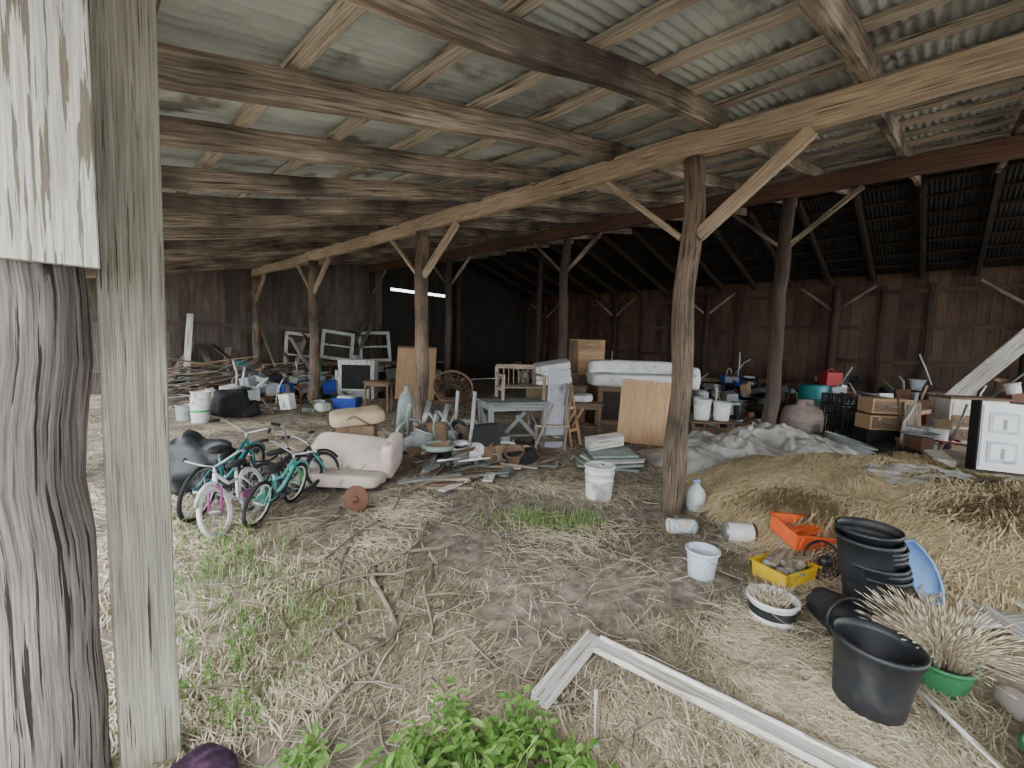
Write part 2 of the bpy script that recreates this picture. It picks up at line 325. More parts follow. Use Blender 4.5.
b=B(); can(b,.065,.24,P_white,P_label,Tr((0,0,.067))@Rm(0,1.57,0)); b.build('paint_can',at(3.86,1.42),rz=2.35)
b=B(); can(b,.08,.24,P_rust,P_white,Tr((0,0,.082))@Rm(0,1.57,0)); b.build('paint_can',at(3.92,1.20),rz=-.95)
def tray(b,w,d,h,mt,t=.006,fl=.02,T=None):
    M0=b.M; b.M=M0@(T or Matrix())
    for s in (-1,1):
        b.box((s*w/2,0,h/2),(t,d,h),mt,Rm(0,s*.12,0)); b.box((0,s*d/2,h/2),(w,t,h),mt,Rm(-s*.12,0,0))
        b.box((s*(w/2+.012),0,h),(fl,d+.05,t),mt); b.box((0,s*(d/2+.012),h),(w+.05,fl,t),mt)
    b.box((0,0,.004),(w,d,t),mt); b.M=M0
b=B(); tray(b,.48,.32,.13,P_orange)
for i in range(6): b.box((-.2+.08*i,-.165,.06),(.02,.014,.10),P_orange,Rm(.12,0,0))
for i in range(7): b.beam((U(-.2,0),U(-.1,.1),.06),(U(.05,.2),U(-.1,.1),.12),.05,.02,P_orange)
b.build('plastic_crate',at(4.12,.62,.02),rot=(.14,.08,-.75))
b=B(); tray(b,.34,.25,.11,P_yel)
for i in range(14): b.pillow((U(-.13,.13),U(-.09,.09),.07+U(0,.05)),(U(.05,.13),U(.04,.08),U(.03,.06)),rnd.choice([P_rock,M_stick,P_grey]),Rm(U(-1,1),U(-1,1),U(-3,3)),.5,6)
for i in range(5): b.beam((U(-.16,0),U(-.1,.1),.12),(U(.05,.2),U(-.1,.1),.15),.05,.02,M_stick)
b.build('plastic_tray',at(3.60,.68),rz=-.35)
b=B()
for r in (.03,.055,.08,.105,.13): b.ring((0,0,.14),r,.0025,P_black,'y',28,5)
for i in range(18):
    a=i*math.pi/9; b.tube([(.03*math.cos(a),-.02,.14+.03*math.sin(a)),(.13*math.cos(a),0,.14+.13*math.sin(a))],.002,P_black,4)
b.lathe([(0,0),(.04,.0),(.04,.03),(0,.04)],P_black,16,Tr((0,.0,.14))@Rm(1.57,0,0)); b.ring((0,0.02,.14),.135,.008,P_rub,'y')
b.build('fan_grille',at(3.76,.44,.0),rot=(-.35,0,RZ))
b=B(); vs=[];fs=[];n=16;m=8
for i in range(n+1):
    t=i/n; wd=.075*math.sin(math.pi*(.12+.80*t))**.6
    for j in range(m+1):
        q=j/m*2-1; vs.append((q*wd,.05*(abs(q)**3)*-1-.02*math.sin(t*3.14),t*.38))
for i in range(n):
    for j in range(m): fs.append([i*(m+1)+j,i*(m+1)+j+1,(i+1)*(m+1)+j+1,(i+1)*(m+1)+j])
b.add(vs,fs,P_blue,True)
b.tube([vs[i*(m+1)] for i in range(n+1)]+[vs[i*(m+1)+m] for i in range(n,-1,-1)],.009,P_blue,6,closed=True)
b.build('toy_sled',(3.82,-.10,.05),rot=(-.55,-.30,RZ-.4))
b=B(); bucket(b,.10,.125,.14,P_green,bail=False,inner=P_rock); b.build('garden_tub',at(2.98,-.13))
b=B()
for i in range(420):
    a=U(0,6.28);q=U(0,.08);sp=U(.02,.30); L=U(.12,.24)
    p0=(q*math.cos(a),q*math.sin(a),.06); p1=(q*math.cos(a)+sp*.4*math.cos(a),q*math.sin(a)+sp*.4*math.sin(a),.12+L*.6); p2=(q*math.cos(a)+sp*math.cos(a)+U(-.03,.03),q*math.sin(a)+sp*math.sin(a)+U(-.03,.03),.14+L-sp*.15)
    b.tube([p0,p1,p2],[.0014,.0014,.001],M_straw,3)
    v=(Vector(p2)-Vector(p1)).normalized(); b.tube([Vector(p2)-v*.02,Vector(p2)+v*.01,Vector(p2)+v*.035],[.001,.004,.001],M_straw,4)
b.build('dried_grass_bunch',at(2.98,-.13))
b=B(); b.lathe([(0,0),(.085,0),(.095,.02),(.095,.17),(.07,.22),(.03,.26),(.028,.29),(0,.29)],P_jug,24); b.tube([(.09,0,.14),(.11,0,.19),(.08,0,.24),(.035,0,.27)],.011,P_jug,6); b.lathe([(0,.285),(.033,.285),(.033,.31),(0,.31)],P_blue,16); b.build('water_jug',at(4.46,1.66))
b=B(); A=Vector((1.42,1.14,.035));Bc=Vector((1.93,1.22,.035));C=Vector((2.08,-.35,.035))
b.beam(A,Bc+Vector((.04,0,0)),.085,.035,P_wht,8,.004); b.beam(Bc+Vector((0,-.045,0)),C,.085,.035,P_wht,16,.004)
b.beam(A+Vector((-.0,.036,.02)),Bc+Vector((.035,.036,.02)),.016,.028,P_wht); b.beam(Bc+Vector((.04,-.04,.02)),C+Vector((.04,0,.02)),.016,.028,P_wht)
b.build('door_frame_piece')
b=B(); b.beam((1.66,1.00,.04),(1.42,.84,.035),.018,.015,P_wht); b.build('lath_strip')
b=B(); b.beam((4.05,-.16,.12),(3.5,-.62,.10),.13,.025,P_wht); b.beam((4.2,-.35,.17),(3.55,-.8,.15),.12,.025,P_wht); b.beam((3.6,-.25,.1),(4.2,-.75,.14),.10,.02,P_wht); b.build('scrap_boards')
b=B(); b.tube([(2.90,.02,.03),(2.45,-.34,.03)],.011,P_wht,8); b.build('dowel_rod')
b=B()
for i in range(14): b.pillow((U(-.25,.2),U(-.25,.2),U(.02,.06)),(U(.08,.2),U(.07,.15),U(.05,.1)),P_rock,Rm(U(-.5,.5),U(-.5,.5),U(-3,3)),.6,7,.3)
b.build('rock_pile',at(2.95,-.52))
b=B(); bucket(b,.10,.13,.16,P_green,bail=False); b.build('garden_tub',at(2.52,-.48))
# ---------- bikes ----------
def bike(name,loc,rz_,R,WB,fr,fk,tire,rimc,lean=.15):
    b=B(); h=R
    for cx in (0,WB):
        b.ring((cx,0,h),R-.018,.017,tire,'y',32,7); b.ring((cx,0,h),R-.04,.007,rimc,'y',28,6)
        b.tube([(cx,-.045,h),(cx,.045,h)],.016,P_met,8)
        for i in range(20):
            a=i*math.pi/10; b.tube([(cx,.02*(-1)**i,h),(cx+(R-.04)*math.cos(a),0,h+(R-.04)*math.sin(a))],.0012,P_met,3)
    bb=(WB*.42,0,R*.95); st=(WB*.28,0,R*2.05); hd=(WB*.80,0,R*2.35); hl=(WB*.85,0,R*1.95)
    b.tube([bb,st],.013,fr); b.tube([bb,(WB*.6,0,R*1.25),hl],.016,fr); b.tube([(WB*.30,0,R*1.75),(WB*.55,0,R*1.75),hd],.013,fr); b.tube([hd,hl],.018,fr)
    for s in (-1,1):
        b.tube([(0,s*.045,h),(bb[0],s*.025,bb[2])],.008,fr); b.tube([(0,s*.045,h),(st[0],s*.02,R*1.85)],.007,fr); b.tube([(hl[0],s*.015,hl[2]),(WB*.9,s*.05,R*1.7),(WB,s*.05,h)],.010,fk)
        b.tube([(bb[0],s*.06,bb[2]),(bb[0]+s*.10,s*.075,bb[2]-s*.08)],.008,P_met); b.box((bb[0]+s*.10,s*.12,bb[2]-s*.08),(.07,.08,.02),P_rub)
    b.ring((bb[0],.04,bb[2]),.06,.006,P_met,'y',20,5); b.box((WB*.2,.045,R*1.02),(WB*.42,.012,.06),fk)
    hz=R*2.75; b.tube([hd,(WB*.77,0,R*2.6)],.012,P_met)
    for s in (-1,1): b.tube([(WB*.77,0,R*2.6),(WB*.78,s*.09,hz),(WB*.76,s*.2,hz+.05),(WB*.66,s*.26,hz+.06)],.009,P_met); b.tube([(WB*.70,s*.24,hz+.06),(WB*.58,s*.28,hz+.06)],.015,P_rub)
    b.tube([st,(WB*.25,0,R*2.3)],.011,P_met)
    b.pillow((WB*.24,0,R*2.36),(.22,.12,.055),P_rub,None,.7,8,.02)
    b.tube([(R*1.08*math.cos(a)+WB,0,h+R*1.08*math.sin(a)) for a in np.linspace(.5,2.3,9)],.014,fr,5)
    return b.build(name,loc,rot=(lean,0,rz_))
bike('bicycle',at(.76,4.44),.80,.25,.78,P_teal,P_teal,P_rub,P_met,lean=.16)
bike('bicycle',at(1.22,4.38),-2.30,.21,.55,P_white,P_pink,P_white,P_white,lean=.22)
bike('bicycle',at(1.10,4.02),.72,.20,.58,P_lteal,P_brt,P_rub,P_white,lean=.18)
bike('bicycle',at(1.36,4.50),.15,.20,.58,P_rub,P_teal,P_rub,P_met,lean=-.25)
bike('bicycle',at(1.05,4.80,.03),-.4,.22,.66,P_rub,P_rub,P_rub,P_met,lean=-.75)
b=B(); b.pillow((0,0,.28),(.75,.35,.55),P_black,Rm(-.3,.1,0),.7,18,.5); b.pillow((-.25,-.1,.15),(.6,.4,.3),P_black,Rm(0,.2,0),.7,16,.5); b.build('black_plastic_sheet',at(.95,5.45),rz=RZ)
# car bench seat
b=B(); b.pillow((-.05,0,.24),(.95,.56,.17),P_beige,Rm(.75,.05,0),.35,16,.05); b.pillow((-.05,-.34,.09),(1.0,.44,.15),P_beige,Rm(-.1,0,0),.35,16,.05)
b.pillow((.45,.0,.28),(.14,.46,.44),P_beige,Rm(.3,.1,0),.4,12,.05); b.pillow((-.48,-.3,.06),(.35,.4,.1),P_beige,Rm(0,-.15,.3),.5,12,.08)
for s in(-.3,-.05,.2): b.tube([(s,-.55,.14),(s,-.3,.185),(s,-.14,.2),(s,.12,.44)],.005,P_tan,5)
b.build('car_bench_seat',at(2.36,4.80,.02),rz=RZ-.05)
b=B(); b.pillow((0,0,.62),(.66,.42,.18),P_tan,Rm(.1,-.1,.2),.45,12,.1); b.box((0,0,.26),(.46,.32,.52),P_bw); b.tube([(-.2,-.2,.54),(0,-.23,.66),(.2,-.2,.54)],.012,P_bw,5); b.build('cushioned_stool',at(2.66,5.32),rz=RZ+.15)
b=B(); b.lathe([(0,-.012),(.12,-.012),(.125,0),(.12,.012),(0,.012)],P_rust,26,Tr((0,0,.125))@Rm(1.4,0,0)); b.tube([(0,-.05,.13),(0,.05,.13)],.03,P_rust,10); b.build('iron_disc',at(1.90,3.82),rz=-.9)
b=B()
for i in range(3): bucket(b,.13,.155,.36,P_white,Tr((.01*i,0,.11*i)),bail=i==2)
b.lathe([(.15,.21),(.152,.25)],P_brt,28); b.build('bucket_stack',at(1.75,9.5))
b=B(); bucket(b,.13,.15,.30,P_grey); b.build('plastic_bucket',at(1.60,9.95))
b=B(); b.pillow((0,0,.27),(.62,.55,.58),P_rub,None,.75,16,.35); b.pillow((.28,-.1,.15),(.4,.4,.32),P_rub,None,.7,12,.35); b.build('trash_bag',at(2.35,10.0))
b=B(); tray(b,.5,.36,.28,P_dblue,.02,.03); b.pillow((0,0,.26),(.4,.3,.15),P_white,None,.5,10,.2); b.build('storage_tote',at(4.6,9.7),rz=RZ)
# ---------- middle ----------
b=B()
for i in range(5): b.box((0,-.24+.12*i,.73),(1.04,.112,.03),P_gtab)
for sx in (-1,1):
    for sy in (-1,1): b.beam((sx*.46,sy*.25,.72),(sx*.40,sy*.25,.0),.07,.07,P_gtab)
    b.box((sx*.44,0,.66),(.05,.56,.09),P_gtab); b.beam((sx*.42,-.25,.1),(sx*.42,.25,.55),.03,.05,P_gtab)
b.box((0,-.26,.66),(.92,.03,.09),P_gtab); b.beam((-.40,-.27,.10),(.10,-.27,.60),.03,.06,P_gtab); b.beam((.42,-.28,.06),(-.05,-.28,.55),.03,.06,P_gtab); b.box((0,0,.22),(.8,.45,.03),P_gtab)
b.build('work_table',at(4.98,4.78),rz=-.42)
def slatchair(name,loc,rz_,W,mt,back,h=.55,rot=None):
    b=B()
    for sx in (-1,1):
        b.beam((sx*W/2,-.22,0),(sx*W/2,-.24,.40),.045,.045,mt); b.beam((sx*W/2,.22,0),(sx*W/2,.30,h),.045,.045,mt); b.box((sx*W/2,.02,.38),(.06,.52,.03),mt); b.box((sx*W/2,0,.16),(.03,.42,.05),mt)
    for i in range(5): b.box((0,-.20+.1*i,.20),(W,.08,.02),mt)
    for i in range(8): b.beam((-W/2+.04+(W-.08)/7*i,.245,.22),(-W/2+.04+(W-.08)/7*i,.30,h),.012,.035,mt)
    b.beam((-W/2,.30,h),(W/2,.30,h),.03,.07,back); b.build(name,loc,rot=rot or (0,0,rz_))
slatchair('garden_chair',at(5.15,4.80,.76),-.55,.66,M_stick,M_stick,h=.50)
slatchair('garden_chair',at(5.45,4.45,.0),0,.5,M_raf,M_stick,h=1.0,rot=(0,0,-2.2))
b=B(); b.box((0,0,.62),(.36,.035,1.25),P_lav); b.box((0,-.022,.62),(.26,.01,1.1),P_lav); b.build('cabinet_door',at(5.46,4.28),rot=(-.16,.08,RZ+.25))
b=B()
for i in range(3): b.pillow((0,.0,.09+.15*i),(.75,.5,.15),P_white,Rm(0,U(-.03,.03),0),.25,12,.03)
b.build('foam_cushions',at(7.20,5.75,.82),rot=(.15,-.18,RZ))
b=B(); b.box((0,0,.40),(1.2,.6,.76),P_bw); b.box((0,-.31,.2),(.5,.02,.3),P_bw); b.box((0,-.31,.58),(.5,.02,.3),P_bw); b.box((0,0,.80),(1.26,.66,.03),P_bw); b.build('sideboard',at(7.22,5.72),rz=RZ)
b=B()
for sx in (-1,1): b.beam((sx*.14,-.12,0),(sx*.14,.12,1.0),.025,.04,P_ply); b.beam((sx*.12,.2,0),(sx*.12,-.15,.6),.025,.04,P_ply)
for z in (.25,.6,.9): b.box((0,-.12+z*.24,z),(.28,.02,.05),P_ply)
b.build('folding_chair',at(5.85,4.28),rz=RZ+.9)
def table(name,loc,rz_,w,d,h,top,leg,shelf=None):
    b=B(); b.box((0,0,h-.015),(w,d,.03),top); b.box((0,0,h-.07),(w*.9,d*.9,.08),leg)
    for sx in (-1,1):
        for sy in (-1,1): b.beam((sx*w*.4,sy*d*.4,h-.03),(sx*w*.44,sy*d*.44,0),.04,.04,leg)
    if shelf: b.box((0,0,shelf),(w*.8,d*.8,.02),leg)
    return b.build(name,loc,rz=rz_)
table('side_table',at(6.55,4.55),RZ,.7,.4,.62,P_bw,P_bw,.2)
b=B(); b.pillow((0,0,.08),(.4,.3,.14),P_white,None,.6,10,.2); b.build('folded_cloth',at(6.55,4.55,.62),rz=.3)
table('side_table',at(5.0,9.0),RZ,.6,.4,.7,P_bw,P_bw)
b=B(); b.box((0,0,.55),(.86,.018,1.12),P_ply,Rm(0,.06,0)); b.build('plywood_sheet',at(6.92,3.50,.02),rot=(-.3,0,RZ-.15))
b=B(); b.pillow((0,0,.95),(2.2,.85,.28),P_white,None,.3,16,.05); b.pillow((0,.3,1.18),(2.1,.3,.34),P_white,None,.4,16,.08); b.pillow((1.05,0,1.02),(.28,.8,.5),P_white,None,.5,12,.08); b.box((0,.05,.42),(1.9,.75,.84),P_bw); b.box((0,-.33,.42),(1.7,.02,.6),M_dark)
b.build('upholstered_sofa',at(8.62,4.56),rz=RZ+.05)
b=B(); b.box((0,0,.48),(.85,.45,.96),P_bw); b.box((0,-.0,1.38),(.84,.5,.84),P_ply); b.box((-.32,-.26,1.38),(.2,.03,.8),P_bw)
for z in (1.12,1.40,1.68): b.box((.1,-.255,z),(.56,.02,.24),P_ply); b.tube([(0,-.29,z),(.2,-.29,z)],.012,P_met,6)
b.build('chest_of_drawers',at(8.97,6.17),rz=RZ-.2)
b=B()
for i,(m_,w_) in enumerate([(P_sage,.8),(P_sage,.75),(P_wht,.7),(P_gtab,.72),(P_sage,.6)]): b.box((U(-.05,.05),U(-.05,.05),.03+.045*i),(w_,.5,.03),m_,Rm(U(-.04,.04),U(-.04,.04),U(-.3,.3)))
b.box((-.05,.12,.33),(.5,.18,.14),P_wht,Rm(.2,-.15,.2)); b.build('board_stack',at(5.15,3.1),rz=RZ)
b=B()
for k in range(6): b.ring((0,0,.12+.055*k),.18+.05*k,.012,P_bw,'z',28,5)
for i in range(16):
    a=i*math.pi/8; b.tube([(.18*math.cos(a),.18*math.sin(a),.12),(.32*math.cos(a),.32*math.sin(a),.22),(.44*math.cos(a),.44*math.sin(a),.40)],.010,P_bw,5)
b.ring((0,0,.41),.45,.022,P_bw,'z',32,7); b.build('papasan_chair_frame',at(6.35,8.1,.35),rot=(.9,0,RZ+.3))
b=B(); b.ring((0,0,.03),.28,.02,P_bw); b.ring((0,0,.38),.22,.02,P_bw)
for i in range(6):
    a=i*math.pi/3; b.tube([(.28*math.cos(a),.28*math.sin(a),.03),(.12*math.cos(a+.5),.12*math.sin(a+.5),.2),(.22*math.cos(a+1),.22*math.sin(a+1),.38)],.012,P_bw,5)
b.build('papasan_chair_base',at(6.0,7.6),rz=0)
b=B(); b.box((0,0,.55),(.95,.55,1.05),P_wht); b.box((0,-.28,.62),(.75,.03,.65),P_rub); b.box((0,-.285,.16),(.8,.02,.18),P_grey); b.build('television',at(5.75,11.45),rz=RZ+.1)
b=B(); b.box((0,0,.76),(1.1,.02,1.5),P_ply); b.box((0,-.015,1.48),(1.1,.02,.05),P_bw); b.build('plywood_sheet',at(6.9,10.45),rot=(-.2,0,RZ))
# piles
def planks(b,cx,cy,sx,sy,n,zmax,mats,L=(.3,1.1),th=(.012,.03),wd=(.03,.12),ang=1.6,a0=0):
    for i in range(n):
        x,y=cx+U(-sx,sx),cy+U(-sy,sy); a=a0+U(-ang,ang); l=U(*L); z=U(.02,zmax)
        b.beam((x-l/2*math.cos(a),y-l/2*math.sin(a),z),(x+l/2*math.cos(a),y+l/2*math.sin(a),max(.02,z+U(-.12,.15)*zmax*3)),U(*wd),U(*th),rnd.choice(mats))
def clutter(b,cx,cy,sx,sy,n,zmax,mats):
    for i in range(n):
        k=rnd.random(); x,y=cx+U(-sx,sx),cy+U(-sy,sy); z=U(0,1)**1.6*zmax; m_=rnd.choice(mats); T=Tr((x,y,z))@Rm(U(-.4,.4),U(-.4,.4),U(-3,3))
        if k<.34: w_,d_,h_=U(.15,.45),U(.12,.35),U(.08,.32); b.box((x,y,z+h_/2),(w_,d_,h_),m_,Rm(U(-.2,.2),U(-.2,.2),U(-3,3))); 
        elif k<.48: bucket(b,U(.09,.13),U(.13,.16),U(.15,.34),m_,T,bail=False)
        elif k<.60: b.tube([T@Vector((0,0,0)),T@Vector((.1,0,U(.3,.5))),T@Vector((.2,.1,U(.5,.8)))],U(.012,.03),m_,8)
        elif k<.70: b.ring((x,y,z+.08),U(.12,.25),U(.012,.04),m_,rnd.choice('xyz'),20,6)
        elif k<.85:
            if m_ in (P_card,P_rub,P_white) and rnd.random()<.6: b.pillow((x,y,z+.1),(U(.2,.45),U(.2,.35),U(.12,.25)),m_,Rm(0,0,U(-3,3)),.6,9,.3)
            else: tray(b,U(.25,.45),U(.2,.35),U(.08,.25),m_,.008,.02,T)
        else:
            l=U(.4,1.1);a=U(0,3); b.beam((x,y,z*.5),(x+l*.5*math.cos(a),y+l*.5*math.sin(a),z*.5+l*U(.3,.8)),U(.04,.1),.02,m_)
MW=[P_gtab,M_stick,P_wht,P_bw,M_raf,M_raf]
MJ=[P_grey,P_white,P_sage,P_met,P_rub,P_card,P_bw,P_lb,P_cream,P_rust]
MM=[P_met,P_grey,P_sage,P_white,P_rub,P_bw,P_met]
def bentpanel(b,x,y,z,w_,l_,m_,R):
    vs=[];n=8
    for i in range(n+1):
        t=i/n
        for j in range(3): vs.append(Tr((x,y,z))@R@Vector(((t-.5)*l_,(j/2-.5)*w_,.10*math.sin(t*3.1+U(-.05,.05))*l_+.03*(j==0))))
    fs=[[i*3+j,(i+1)*3+j,(i+1)*3+j+1,i*3+j+1] for i in range(n) for j in range(2)]
    b.add(vs,fs,m_,True)
b=B()
for i in range(30): bentpanel(b,3.75+U(-.7,.75),4.4+U(-.5,.55),U(.04,.28),U(.06,.2),U(.25,.6),rnd.choice(MM),Rm(U(-.6,.6),U(-.4,.4),U(-3,3)))
clutter(b,3.7,4.7,.55,.5,40,.28,MM); clutter(b,4.3,4.3,.4,.35,16,.15,MM+MJ)
for i in range(22):
    x,y=3.75+U(-.7,.7),4.4+U(-.5,.5); a=U(-3,3); b.tube([(x,y,U(.03,.25)),(x+.4*math.cos(a),y+.4*math.sin(a),U(.05,.4))],U(.006,.022),rnd.choice(MM),8)
b.ring((3.25,5.0,.35),.22,.02,P_met,'y'); b.ring((4.0,4.9,.3),.18,.03,P_rub,'x'); b.build('scrap_metal_pile')
b=B(); planks(b,3.7,3.95,.85,.28,24,.06,[M_raf,P_bw,M_stick,P_gtab,P_wht],a0=-.2,ang=.9); b.build('lumber_scraps')
b=B(); b.lathe([(0,0),(.10,0),(.11,.02),(.11,.75),(.08,.86),(.04,.90),(.035,.98),(0,.98)],P_sage,24); b.tube([(-.03,0,.95),(.03,0,1.0)],.025,P_met,8); b.build('gas_cylinder',at(3.45,5.55),rot=(.05,.06,0))
b=B()
for i,(x,l) in enumerate([(0,.75),(.13,.6),(.28,.7)]): b.tube([(x,0,.0),(x+.02,.05,l*.6),(x+.08,.08,l)],.045,P_met,14)
b.build('stove_pipes',at(3.75,5.45),rz=RZ)
b=B(); b.tube([(0,0,.06),(.30,.06,.80)],.016,M_stick,8); b.pillow((-.07,-.06,.10),(.24,.04,.28),M_stick,Rm(-.2,.38,0),.6,8,.02); b.build('shovel',at(4.52,3.96),rz=RZ+.1)
# left rear
b=B(); planks(b,3.2,13.1,1.6,.9,110,.8,MW+[P_sage,P_ply],L=(.8,2.4),wd=(.06,.22),ang=1.2,a0=.2); b.build('lumber_pile')
b=B()
for i in range(16):
    x=1.9+i*.28+U(-.1,.1); b.beam((x+U(-1.0,1.0),14.3+U(-.3,.2),.15),(x+U(-.5,.5),15.12,U(1.0,2.2)),U(.08,.22),.03,rnd.choice([M_walle,P_gtab,M_stick,M_raf,P_wht]))
b.beam((1.6,14.6,.5),(4.6,14.9,.35),.2,.06,P_gtab); b.beam((1.7,14.3,1.0),(3.9,14.8,.6),.16,.05,M_grey); b.build('leaning_boards')
b=B(); clutter(b,4.2,12.2,1.3,.8,60,.6,MJ+[P_wht,P_dblue,P_brt]); planks(b,4.2,12,1.2,.8,30,.4,MW); b.build('scrap_pile')
b=B(); clutter(b,2.9,11.3,.8,.5,22,.35,MJ+[P_teal]); planks(b,2.9,11.5,1,.5,24,.3,MW+[P_ply]); b.build('scrap_pile')
b=B(); clutter(b,3.6,9.9,.5,.4,8,.15,MJ); planks(b,3.3,10.3,.8,.4,12,.1,MW+[P_ply]); b.build('scrap_pile')
b=B(); clutter(b,7.5,12.6,1.6,1.0,40,.9,MJ); b.build('scrap_pile')
b=B(); b.box((0,0,.45),(.35,.3,.9),P_teal,Rm(0,.15,0)); b.box((.35,0,.35),(.25,.3,.7),P_sage,Rm(0,-.1,0)); b.build('metal_cabinet',at(3.55,13.9),rz=0)
def wframe(loc,rot,w,h,mt=P_sage,n=1):
    b=B()
    for k in range(n):
        y=k*.06
        for s in (-1,1): b.box((s*(w/2-.05),y,h/2),(.10,.04,h),mt); b.box((0,y,h/2+s*(h/2-.05)),(w,.04,.10),mt)
        b.box((0,y,h/2),(w-.1,.025,.05),mt)
    b.build('window_frame',loc,rot=rot)
P_sash=pl('sash_paint',(.52,.56,.50))
wframe((6.6,14.75,.9),(-.2,.12,-.3),1.05,1.0,P_sash,n=2); wframe((8.0,14.6,.85),(-.2,-.05,-.35),1.1,1.1,P_sash,n=2); wframe((7.3,14.85,1.25),(-.1,.5,-.3),.35,1.1,M_walle); wframe((5.4,14.9,.3),(-.15,.1,0),.9,1.5,P_wht)
b=B(); b.box((7.3,14.75,.43),(3.2,.7,.86),P_bw); b.box((7.3,14.38,.43),(3.0,.03,.6),M_dark); b.box((7.3,14.37,.43),(.06,.04,.86),P_bw); b.build('workbench')
# ---------- right rear ----------
b=B(); 
for i in range(4): b.box((0,-.24+.16*i,.42),(.9,.12,.02),P_bw)
for x in (-.42,0,.42):
    for y in (-.25,.25): b.box((x,y,.2),(.05,.05,.4),P_bw)
for z in (.1,.3): b.box((0,-.28,z),(.9,.02,.1),P_bw)
b.build('slatted_bench',at(7.85,2.75),rz=RZ)
b=B(); bucket(b,.12,.145,.36,P_white); b.build('plastic_bucket',at(7.68,2.86,.44))
b=B(); bucket(b,.12,.145,.32,P_white); b.build('plastic_bucket',at(7.92,2.62,.44))
b=B(); b.lathe([(0,0),(.36,.02),(.42,.12),(.42,.36),(.36,.50),(.16,.56),(.15,.66),(.10,.68),(0,.68)],P_pkb,32); b.ring((0,0,.24),.425,.012,P_pkb); b.build('storage_tank',at(10.9,1.95))
b=B(); b.lathe([(0,0),(.29,0),(.30,.02),(.30,.3),(.31,.32),(.30,.34),(.30,.62),(.31,.64),(.30,.66),(.30,.92),(.29,.94),(0,.93)],P_teal,32); b.build('steel_drum',at(12.2,2.05))
b=B()
for k in range(9): b.ring((U(-.02,.02),U(-.02,.02),.06+.022*k),.36+U(-.02,.02),.012,P_grey,'z',30,5)
b.build('hose_coil',at(9.1,1.02),rot=(.25,.1,0))
b=B()
for k in range(5): b.ring((U(-.02,.02),U(-.02,.02),.05+.022*k),.28+U(-.02,.02),.010,P_rub,'z',30,5)
b.build('hose_coil',at(9.3,.35),rot=(.1,-.1,0))
b=B()
for k in range(4):
    z=.22*k
    for s in (-1,1):
        for i in range(9): b.box((-.4+.1*i,s*.3,z+.1),(.025,.02,.18),P_rub); b.box((s*.42,-.3+.075*i,z+.1),(.02,.025,.18),P_rub)
        for q in (.01,.19): b.box((0,s*.3,z+q),(.86,.025,.025),P_rub); b.box((s*.42,0,z+q),(.025,.62,.025),P_rub)
b.build('lattice_crates',at(10.9,1.15),rz=RZ)
b=B(); 
for k in range(2): b.box((.02*k,0,.45+.3*k),(.7,.4,.26),P_ply); b.box((.02*k,-.205,.45+.3*k),(.62,.02,.2),P_bw); b.tube([(-.1,-.23,.45+.3*k),(.1,-.23,.45+.3*k)],.012,P_met,6)
b.box((0,0,.16),(.8,.45,.30),P_rub); b.build('drawer_stack',at(10.5,.66),rz=RZ-.1)
b=B(); b.box((0,0,.42),(.30,.04,.86),M_stick); b.box((0,-.03,.42),(.22,.015,.75),M_raf); b.build('fence_board',at(10.4,.22),rot=(-.15,.03,RZ))
b=B(); b.box((0,0,.45),(1.0,.5,.84),P_cream); b.box((0,0,.89),(1.06,.55,.04),P_bw)
for z in (.2,.46,.72):
    for x in (-.24,.24): b.box((x,-.255,z),(.44,.02,.22),P_bw if z<.5 else P_cream); b.pillow((x,-.28,z),(.04,.03,.03),P_met,None,.9,6,0)
b.build('dresser',at(12.2,-.45),rz=RZ-.1)
M_appl=mat('enamel_white',[(.80,.81,.82),(.86,.87,.88)],ns=3,rough=.4,bump=0,big=.05)
b=B(); b.box((0,0,.50),(1.3,.12,.98),M_appl); b.box((0,-.065,.5),(1.2,.02,.88),M_appl)
for x,z in ((-.32,.70),(-.32,.28),(.20,.68),(.20,.28)): b.box((x,-.08,z),(.40,.012,.30),P_lb); b.box((x,-.086,z),(.32,.01,.22),M_appl); b.box((x,-.092,z-.02),(.05,.008,.15),P_grey)
b.box((-.64,-.0,.5),(.03,.15,1.0),P_rub); b.build('cabinet_panel',at(9.55,-.95,.02),rot=(-.10,.06,RZ-.1))
b=B()
b.beam((13.6,.10,.25),(14.0,-1.65,2.7),.05,.34,P_wht); b.beam((13.9,.2,.15),(14.3,-1.2,1.9),.04,.2,P_sage); b.beam((14.3,-.4,.2),(14.6,-2.0,2.3),.15,.04,P_gtab); b.build('leaning_boards')
b=B(); clutter(b,9.9,.05,.4,.3,10,.3,MJ+[P_red]); b.build('scrap_pile')
b=B(); clutter(b,12.6,.9,1.2,.9,60,.75,MJ+[P_red,P_orange]); b.build('scrap_pile')
b=B(); clutter(b,15.2,3.0,1.0,3.0,90,.9,MJ+[P_red,P_dblue]); planks(b,15.2,3,.9,2.6,30,.7,MW,L=(.5,1.6)); b.build('scrap_pile')
b=B(); clutter(b,15.0,-.6,1.0,1.3,40,1.0,MJ); b.build('scrap_pile')
b=B(); clutter(b,11.5,4.8,1.5,1.5,40,.7,MJ); b.build('scrap_pile')
b=B(); clutter(b,14.5,9.5,1.6,3.5,60,.8,MJ); b.build('scrap_pile')
b=B(); clutter(b,11.8,-1.6,.5,.5,10,.5,MJ); b.build('scrap_pile')
b=B(); clutter(b,9.7,2.9,.7,.5,14,.4,MJ); b.build('scrap_pile')
b=B(); clutter(b,10.6,.2,.9,.5,22,.35,MJ+[P_red]); b.build('scrap_pile')
